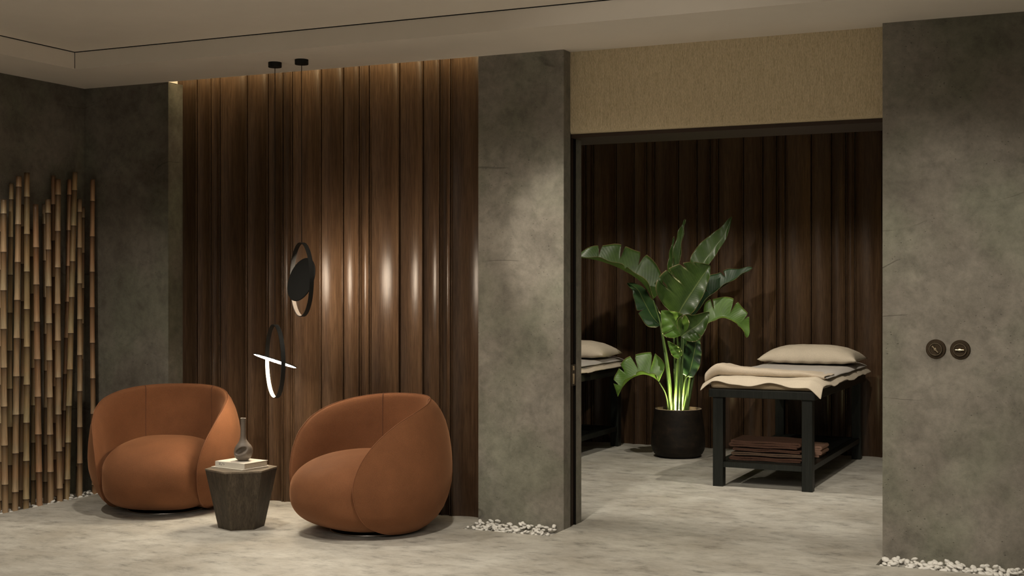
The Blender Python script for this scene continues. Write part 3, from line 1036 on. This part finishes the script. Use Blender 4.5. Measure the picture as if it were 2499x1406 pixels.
# ================================================================== MASSAGE TABLES
def massage_table(x1, y1, label):
    """x1 = outer right side of the frame, y1 = far end; 0.71 wide, 1.90 long"""
    W, Ln, H = 0.711, 1.886, 0.656
    root = thing('massage_table', label, 'massage table', (x1 - W / 2, y1 - Ln / 2, 0), 0, 'massage tables in the treatment room')
    hw, hl = W / 2, Ln / 2
    B = M['bed_black']
    bx('frame', (-hw, hw, -hl, hl, H - 0.056, H), B, root, bev=0.006)
    for sx in (-1, 1):
        for sy in (-1, 1):
            xa, xb = sorted((sx * (hw - 0.022), sx * (hw - 0.092)))
            ya, yb = sorted((sy * (hl - 0.025), sy * (hl - 0.095)))
            bx('leg', (xa, xb, ya, yb, 0, H - 0.056), B, root, bev=0.003)
    # slatted shelf
    bm = bmesh.new()
    z0, z1 = 0.130, 0.165
    ix, iy = hw - 0.03, hl - 0.035
    box(bm, -ix, -ix + 0.055, -iy, iy, z0, z1); box(bm, ix - 0.055, ix, -iy, iy, z0, z1)
    box(bm, -ix, ix, -iy, -iy + 0.045, z0, z1); box(bm, -ix, ix, iy - 0.045, iy, z0, z1)
    box(bm, -0.02, 0.02, -iy + 0.02, iy - 0.02, z0 + 0.002, z0 + 0.017)
    sh = link_mesh('shelf', bm, B, root)
    n = 34
    for k in range(n):
        y = -iy + 0.045 + (2 * iy - 0.09) * (k + 0.5) / n
        bm = bmesh.new(); box(bm, -ix + 0.05, ix - 0.05, y - 0.0135, y + 0.0135, z1 - 0.016, z1)
        link_mesh('slat', bm, B, sh)
    # padded top
    bm = bmesh.new(); box(bm, -hw + 0.008, hw - 0.008, -hl + 0.008, hl - 0.008, H, H + 0.058, bev=0.026, seg=5)
    link_mesh('mattress', bm, M['mattress'], root, smooth=True)
    return root
TBX, TBY = -1.773, 10.376
tR = massage_table(TBX, TBY, 'black slatted massage table with a made-up bed, towels on its shelf')
tL = massage_table(TBX - 1.985, TBY - 0.02, 'black massage table half hidden behind the pillar edge, plant beside it')

def cloth(name, fn, nu, nv, mat, label, cat, thick=0.006, group=None, parent=None, origin=(0, 0, 0)):
    bm = bmesh.new()
    G = [[bm.verts.new(Vector(fn(i / nu, j / nv)) - Vector(origin)) for j in range(nv + 1)] for i in range(nu + 1)]
    grid_faces(bm, G)
    o = link_mesh(name, bm, mat, parent, smooth=True, loc=origin)
    s = o.modifiers.new('thick', 'SOLIDIFY'); s.thickness = thick; s.offset = 0
    ss = o.modifiers.new('sub', 'SUBSURF'); ss.levels = 1; ss.render_levels = 1
    if label:
        tag(o, label, cat, group)
    return o

def nz(x, y, z=0.0):
    return noise.noise(Vector((x, y, z)))

def dress_table(root, seed, who, which):
    cx, cy = root.location.x, root.location.y
    hw, hl, zt = 0.711 / 2, 1.886 / 2, 0.716
    # ---- sheet covering the padding, hanging a little over both long sides
    def sheet(u, v):
        x = (u - 0.5) * 2 * (hw + 0.055)
        y = -hl + 0.10 + v * (2 * hl - 0.085)
        z = zt + 0.006 + 0.003 * nz(x * 5, y * 5, seed)
        ex = abs(x) - (hw - 0.02)
        if ex > 0:
            z -= 0.55 * ex + 1.5 * ex * ex
            x = math.copysign(hw - 0.02 + ex * 0.72 , x)
        return (cx + x, cy + y, z)
    cloth('bed_sheet', sheet, 40, 80, M['sheet'], 'smooth grey sheet covering the padding of %s' % who, 'sheet', 0.004, origin=(cx, cy, zt))
    # ---- lower blanket layer: spills over the near end and the side with a pointed corner
    def low(u, v):
        x = (u - 0.5) * 2 * (hw + 0.048)
        y = -hl - 0.040 + v * (2 * hl + 0.01)
        z = zt + 0.015 + 0.009 * nz(x * 4, y * 4, seed + 5) + 0.005 * nz(x * 12, y * 10, seed)
        if v > 0.5:
            z -= 0.004
        ey = (-hl + 0.035) - y
        if ey > 0:
            wv = 0.5 + 0.5 * math.sin(u * 13 + seed) * 0.7 + 0.3 * nz(u * 6, 1, seed)
            z -= ey * (0.10 + 0.55 * wv) + 1.6 * ey * ey
            if u > 0.86:
                k = (u - 0.86) / 0.14
                z -= 0.040 * k * k * ey / 0.075
                y -= 0.006 * k
        ex = abs(x) - (hw - 0.035)
        if ex > 0:
            z -= ex * (0.50 + 0.16 * nz(y * 3, seed, 9)) + 1.6 * ex * ex
        # opened toward the middle so the grey sheet shows
        return (cx + x, cy + y, z)
    cloth('blanket', low, 70, 110, M['linen'], 'light linen cover draped over the near end of %s' % who, 'blanket', 0.006, origin=(cx, cy, zt))
    # ---- grey top panel of the folded sheet between fold and pillow
    def top(u, v):
        x = -hw - 0.01 + u * (2 * hw + 0.030)
        y = -hl + 0.30 + v * (2 * hl - 0.34)
        z = zt + 0.028 + 0.005 * nz(x * 3, y * 3, seed + 2) + 0.003 * nz(x * 10, y * 9, seed)
        e = max(0, abs(x) - (hw - 0.04))
        z -= e * 0.25 + e * e * 2
        return (cx + x, cy + y, z)
    cloth('top_sheet', top, 40, 60, M['sheet'], 'grey top sheet turned back below the pillow on %s' % who, 'sheet', 0.007, origin=(cx, cy, zt))
    # ---- thick folded blanket edge rolled across the near third
    def fold(u, v):
        # u across the table, v along the section of the fold
        x = -hw - 0.065 + u * (2 * hw + 0.075)
        y0 = -hl + 0.16 + 0.10 * u * u + 0.012 * math.sin(u * 9)
        rr = 0.022 * (1.5 - 1.12 * u) * (1 + 0.22 * math.exp(-((u - 0.13) / 0.07) ** 2)) * (1 + 0.18 * nz(u * 7, 0, seed))
        zc = zt + 0.022 + rr
        dro = 0.0
        if u < 0.15:
            dro = 2.6 * (0.15 - u) ** 2 - 0.006 * math.sin(u / 0.15 * PI)
        if u > 0.85:
            dro = (u - 0.85) * 0.10
        if v < 0.25:
            s = v / 0.25
            yy, zz = y0 + 0.16 * (1 - s), zc - rr
        elif v < 0.6:
            a = (v - 0.25) / 0.35 * PI
            yy, zz = y0 - rr * math.sin(a), zc - rr * math.cos(a)
        else:
            s = (v - 0.6) / 0.4
            yy, zz = y0 + (0.34 + 0.1 * (1 - u)) * s, zc + rr * (1 - s * s * 1.25) + 0.004 * nz(u * 9, s * 4, seed)
            zz = max(zz, zt + 0.034)
        return (cx + x, cy + yy, zz - dro + 0.003 * nz(u * 22, v * 9, seed + 3))
    cloth('folded_blanket', fold, 80, 46, M['blanket'], 'sand blanket folded thickly across %s' % who, 'blanket', 0.007, origin=(cx, cy, zt))
    # ---- pillow
    pc = Vector((cx + 0.025, cy + 0.56, zt + 0.101))
    def plw(name):
        bm = bmesh.new()
        n = 40; a, b, c = 0.372, 0.235, 0.080
        top_, bot = [], []
        for i in range(n + 1):
            rt, rb = [], []
            for j in range(n + 1):
                u, v = i / n * 2 - 1, j / n * 2 - 1
                pinch = 1 - 0.075 * (1 - abs(v) ** 2.0)
                pinchy = 1 - 0.10 * (1 - abs(u) ** 2.0)
                x, y = u * a * pinch if abs(u) > 0 else 0, v * b * pinchy
                hgt = (max(0, 1 - abs(u) ** 3.2) * max(0, 1 - abs(v) ** 2.6)) ** 0.50
                wr = 0.005 * nz(u * 6, v * 5, seed) * (abs(u) + abs(v)) + 0.004 * math.sin(u * 26 + v * 4) * max(0, abs(v) - 0.55)
                vt = bm.verts.new((x, y, -0.030 + (c + 0.030) * hgt + wr * hgt)); rt.append(vt)
                if i in (0, n) or j in (0, n):
                    rb.append(vt)
                else:
                    rb.append(bm.verts.new((x, y, -0.030 - 0.035 * hgt ** 0.8 + 0.006 * math.sin(u * 19 + v * 3) * (1 - hgt))))
            top_.append(rt); bot.append(rb)
        grid_faces(bm, top_); grid_faces(bm, bot)
        o = link_mesh(name, bm, M['linen'], None, smooth=True, loc=pc)
        return o
    tag(plw('pillow'), 'plump beige pillow at the far end of %s' % who, 'pillow')
dress_table(tR, 3.0, 'the table with towels below', 0)
dress_table(tL, 8.0, 'the table half hidden by the pillar', 1)

# ---- towels folded on the shelf of the right table
def towel(name, x0, x1, y0, y1, z0, layers, th, mat, label, seed):
    bm = bmesh.new()
    path = []
    z = z0 + th / 2
    for k in range(layers):
        xa, xb = (x1, x0) if k % 2 == 0 else (x0, x1)
        xs0 = xa - math.copysign(random.uniform(0, 0.012), xa - xb)
        m = 18
        for i in range(m + 1):
            x = xs0 + (xb - xs0) * i / m
            path.append((x, z + 0.0018 * math.sin(x * 23 + seed + k)))
        if k < layers - 1:
            sgn = -1 if xb == x0 else 1
            for a in range(1, 8):
                t = PI * a / 8
                path.append((xb + sgn * 0.62 * th * math.sin(t), z + th * (1 - math.cos(t)) / 2))
        z += th
    ny = 14
    G = [[bm.verts.new((x + 0.003 * nz(j * .5, x * 9, seed), y0 + (y1 - y0) * j / ny, zz + 0.0015 * nz(x * 14, j * 0.7, seed))) for j in range(ny + 1)] for x, zz in path]
    grid_faces(bm, G)
    org = Vector(((x0 + x1) / 2, (y0 + y1) / 2, z0))
    for v in bm.verts: v.co -= org
    o = link_mesh(name, bm, mat, None, smooth=True, loc=org)
    s = o.modifiers.new('thick', 'SOLIDIFY'); s.thickness = th * 0.86; s.offset = 0
    b = o.modifiers.new('bev', 'BEVEL'); b.width = th * 0.25; b.segments = 3; b.limit_method = 'ANGLE'
    tag(o, label, 'towel', 'folded towels on the table shelf')
    return z
G_ = 'folded towels on the table shelf'
z = 0.1655
z = towel('folded_towel', -2.375, -1.895, 8.655, 8.955, z, 2, 0.0125, M['towel_brown'], 'brown folded towel at the bottom of the stack under the massage table', 1) + 0.002
z = towel('folded_towel', -2.365, -1.880, 8.660, 8.960, z, 2, 0.0105, M['towel_taupe'], 'taupe folded towel second from the bottom of the stack', 2) + 0.002
z = towel('folded_towel', -2.355, -1.900, 8.665, 8.965, z, 2, 0.0105, M['towel_brown'], 'thin brown folded towel just below the top one', 5) + 0.002
z = towel('folded_towel', -2.372, -1.915, 8.650, 8.960, z, 3, 0.0150, M['towel_brown'], 'thick dark brown folded towel on top of the stack', 4)
towel('folded_towel', -2.16, -1.845, 8.985, 9.22, 0.1655, 5, 0.0165, M['towel_rose'], 'rose tan folded towel behind the brown towel stack', 6)

# ================================================================== PLANT
PX, PY = -3.133, 9.868
pl = thing('potted_plant', 'tall broad-leaved plant in a dark clay pot lit from inside, between the massage tables', 'plant', (PX, PY, 0))
PO = Vector((PX, PY, 0))
bm = bmesh.new()
prof = [(0.0, 0.0), (0.14, 0.0), (0.165, 0.006), (0.190, 0.028), (0.205, 0.058), (0.2085, 0.078), (0.212, 0.084), (0.2125, 0.10), (0.211, 0.16), (0.205, 0.22), (0.197, 0.28), (0.189, 0.34), (0.1845, 0.374), (0.183, 0.378), (0.176, 0.378), (0.172, 0.36), (0.170, 0.33)]
lathe(bm, prof, 72)
pot = link_mesh('pot', bm, M['pot'], pl, smooth=True)
bm = bmesh.new(); lathe(bm, [(0.1838, 0.3775), (0.182, 0.3798), (0.176, 0.3798), (0.1735, 0.372), (0.171, 0.355)], 72)
link_mesh('pot_rim', bm, M['pot_rim'], pot, smooth=True)
bm = bmesh.new(); lathe(bm, [(0.171, 0.352), (0.12, 0.356), (0.05, 0.36), (0, 0.358)], 48)
link_mesh('soil', bm, M['soil'], pl, smooth=True)
sd = Vector((PX, PY, 0)).normalized(); rd_ = Vector((sd.y, -sd.x, 0))
bm = bmesh.new()
lathe(bm, [(0, 0.358), (0.030, 0.358), (0.032, 0.374), (0.027, 0.376), (0, 0.374)], 28)
for v in bm.verts: v.co += rd_ * 0.0 - sd * 0.105
ul = link_mesh('uplight', bm, M['black_metal'], pl)
bm = bmesh.new(); lathe(bm, [(0, 0.3765), (0.026, 0.3765), (0.026, 0.3790), (0, 0.3790)], 28)
for v in bm.verts: v.co -= sd * 0.105
link_mesh('lens', bm, M['uplight'], ul)
up = PO - sd * 0.105 + Vector((0, 0, 0.40))
spot('plant_uplight', up, up + Vector((0, 0, 1)) + sd * 0.22, 42, 125, 0.9, 0.03, (1.0, 0.86, 0.46))

gl = bpy.data.lights.new('plant_glow', 'POINT'); gl.energy = 4.5; gl.color = (1.0, 0.84, 0.42); gl.shadow_soft_size = 0.02
glo = bpy.data.objects.new('plant_glow', gl); COL.objects.link(glo); glo.location = PO - sd * 0.075 + Vector((0, 0, 0.395))
T0 = 10.27
def leaf(stalk, rib, hl_, hr_, roll, fold, mat, dt=0.0, droop=0.0, notches=(), r0=0.011, r1=0.006, curl=0.0):
    """stalk/rib: photo points (px,py[,dt]) on the plant's own depth; hl_/hr_: half widths in metres left/right of the rib"""
    def W(p):
        d = p[2] if len(p) > 2 else 0.0
        return at(p[0], p[1], T0 + dt + d) - PO
    sp_ = [W(p) for p in stalk]
    if stalk[0][1] > 985:
        q = sp_[0]; sp_[0] = Vector((q.x, q.y, 0.352))
        # root the stalk inside the pot
        xy = Vector((q.x, q.y, 0)); 
        if xy.length > 0.12: xy = xy.normalized() * 0.12
        sp_[0] = Vector((xy.x, xy.y, 0.352))
    rb = [W(p) for p in rib]
    pts = catmull(sp_, 26) if len(sp_) > 2 else catmull([sp_[0], (sp_[0] + sp_[-1]) / 2, sp_[-1]], 26)
    bm = bmesh.new()
    tube(bm, pts, [r0 + (r1 - r0) * (i / 25) ** 0.6 for i in range(26)], 10)
    stem_o = link_mesh('leaf_stalk', bm, M['stem'], pl, smooth=True)
    n, m = 80, 8
    C = catmull(rb, n + 1)
    bm = bmesh.new(); uv = bm.loops.layers.uv.new('UVMap')
    G = []
    for i in range(n + 1):
        t = i / n
        T = (C[min(i + 1, n)] - C[max(i - 1, 0)]).normalized()
        V = (-(C[i] + PO) + Vector((0, 0, EYE))).normalized()
        S = T.cross(V).normalized(); Nn = S.cross(T).normalized()
        ro = math.radians(roll)
        S2 = S * math.cos(ro) + Nn * math.sin(ro); N2 = Nn * math.cos(ro) - S * math.sin(ro)
        sh = math.sin(PI * min(1, (t * 0.96 + 0.04)) ** 0.62) ** 0.75 if t < 1 else 0.0
        sh = max(sh, 0.02)
        row = []
        for j in range(-m, m + 1):
            u = j / m
            hw_ = hr_ if u > 0 else hl_
            k = 1.0
            for (side, tt, dpt) in notches:
                if (side > 0) == (u > 0) and u != 0:
                    w_ = 0.006 + 0.012 * abs(u)
                    q = abs(t - tt - 0.10 * abs(u) * 0) / w_
                    if q < 1: k = min(k, 1 - dpt * (1 - q))
            x = abs(u) * hw_ * sh * k
            fo = math.radians(fold + droop * abs(u))
            wav = 0.008 * math.sin(t * 23 + u * 2) * abs(u)
            # side veins sweep forward
            p = C[i] + T * (0.22 * x * (1 - t)) + S2 * (x * math.cos(fo) * (1 if u >= 0 else -1)) + N2 * (x * math.sin(fo) + wav)
            row.append((bm.verts.new(p), u))
        G.append((row, t))
    for (r0_, t0), (r1_, t1) in zip(G, G[1:]):
        for a in range(2 * m):
            f = bm.faces.new((r0_[a][0], r0_[a + 1][0], r1_[a + 1][0], r1_[a][0]))
            f.smooth = True
            for lp, (uu, tt) in zip(f.loops, ((r0_[a][1], t0), (r0_[a + 1][1], t0), (r1_[a + 1][1], t1), (r1_[a][1], t1))):
                lp[uv].uv = (uu / 2 + 0.5, tt)
    me = bpy.data.meshes.new('leaf'); bm.to_mesh(me); bm.free(); me.materials.append(mat)
    o = bpy.data.objects.new('leaf', me); COL.objects.link(o); o.parent = pl
    s = o.modifiers.new('thick', 'SOLIDIFY'); s.thickness = 0.0014; s.offset = 0
    return o
LG, LL, LD = M['leaf'], M['leaf_light'], M['leaf_dark']
# long leaf sweeping toward the pillar
leaf([(1641, 998), (1632, 900), (1614, 800), (1594, 731)], [(1594, 731), (1566, 690), (1524, 661), (1480, 642), (1440, 632), (1400, 628)], 0.20, 0.205, -60, 40, LG, 0.02,
     notches=((1, .30, .55), (1, .48, .8), (1, .70, .7), (-1, .40, .7)))
# two rolled upright leaves
leaf([(1655, 998), (1653, 860), (1655, 700)], [(1655, 700), (1656, 650), (1661, 600), (1668, 560), (1673, 535)], 0.055, 0.05, 35, 45, LG, 0.10, r1=0.008)
leaf([(1650, 998), (1646, 860), (1641, 705)], [(1641, 705), (1640, 660), (1641, 620), (1645, 577)], 0.042, 0.04, 20, 50, LG, 0.12, r1=0.008)
# upper leaf toward the table
leaf([(1660, 998), (1673, 860), (1690, 740), (1704, 668)], [(1704, 668), (1718, 640), (1742, 607), (1768, 572), (1786, 529)], 0.115, 0.05, 12, 14, LG, 0.06)
# big face-on leaf
leaf([(1656, 998), (1656, 900), (1652, 775)], [(1652, 775), (1668, 745), (1692, 708), (1716, 672), (1733, 648)], 0.33, 0.10, -8, 12, LG, -0.05, droop=14,
     notches=((-1, .28, .5), (-1, .46, .65), (-1, .66, .35), (-1, .80, .3)))
# right leaf rising
leaf([(1668, 998), (1676, 880), (1690, 778)], [(1690, 778), (1712, 748), (1742, 716), (1775, 693), (1808, 673), (1836, 654)], 0.15, 0.12, 55, 38, LD, 0.04,
     notches=((-1, .35, .7), (-1, .62, .6)))
# right leaf arching over and down
leaf([(1672, 998), (1688, 900), (1712, 815), (1724, 792)], [(1724, 792), (1745, 781), (1768, 776), (1792, 786), (1810, 802), (1823, 824)], 0.17, 0.12, 50, 40, LL, -0.04,
     notches=((-1, .22, .7), (-1, .46, .8), (-1, .7, .5)))
# dark leaf hanging toward the other table
leaf([(1638, 998), (1626, 890), (1612, 794)], [(1612, 794), (1592, 772), (1573, 738), (1556, 706), (1531, 691)], 0.085, 0.10, 20, 25, LD, 0.10,
     notches=((-1, .4, .6),))
# pale leaf low centre
leaf([(1660, 998), (1662, 900), (1664, 818)], [(1664, 818), (1650, 797), (1634, 778), (1614, 758)], 0.135, 0.165, 10, 18, LL, -0.12, droop=20,
     notches=((1, .45, .7), (-1, .3, .5)))
leaf([(1662, 998), (1664, 930), (1668, 822)], [(1662, 822), (1680, 808), (1704, 792), (1731, 762)], 0.15, 0.12, 0, 8, LG, -0.15, droop=25,
     notches=((1, .5, .4),))
# small inner leaves
leaf([(1664, 998), (1672, 930), (1682, 915)], [(1680, 920), (1690, 880), (1697, 845), (1700, 812)], 0.11, 0.065, -10, 14, LD, -0.06)
leaf([(1652, 998), (1656, 930), (1660, 872)], [(1660, 872), (1650, 860), (1641, 848), (1629, 832)], 0.05, 0.06, 0, 20, LL, -0.16, droop=20)
leaf([(1650, 998), (1652, 900), (1658, 835)], [(1668, 880), (1672, 855), (1678, 830), (1690, 806)], 0.07, 0.05, 20, 20, LD, -0.02)
# low leaf arching out of the pot
leaf([(1632, 998), (1624, 962), (1608, 932)], [(1608, 932), (1592, 920), (1568, 914), (1541, 924), (1521, 943), (1508, 968)], 0.17, 0.185, -58, 40, LL, -0.05,
     notches=((1, .26, .8), (1, .44, .85), (1, .62, .6), (1, .82, .8), (-1, .5, .6)), r0=0.009, r1=0.004)
# extra stalks filling the clump
for k, (xb, xt, yt) in enumerate([(1637, 1622, 860), (1646, 1650, 880), (1658, 1668, 860), (1666, 1690, 870), (1675, 1706, 830), (1649, 1646, 900), (1670, 1676, 900)]):
    b0 = at(xb, 998, T0 + random.uniform(-0.07, 0.05)) - PO; b0.z = 0.352
    b1 = at(xt, yt, T0 + random.uniform(-0.05, 0.05)) - PO
    bm = bmesh.new(); tube(bm, catmull([b0, (b0 + b1) / 2 + Vector((0.004, 0, 0)), b1], 16), [0.014 - 0.0004 * i for i in range(16)], 10)
    link_mesh('leaf_stalk', bm, M['stem'], pl, smooth=True)
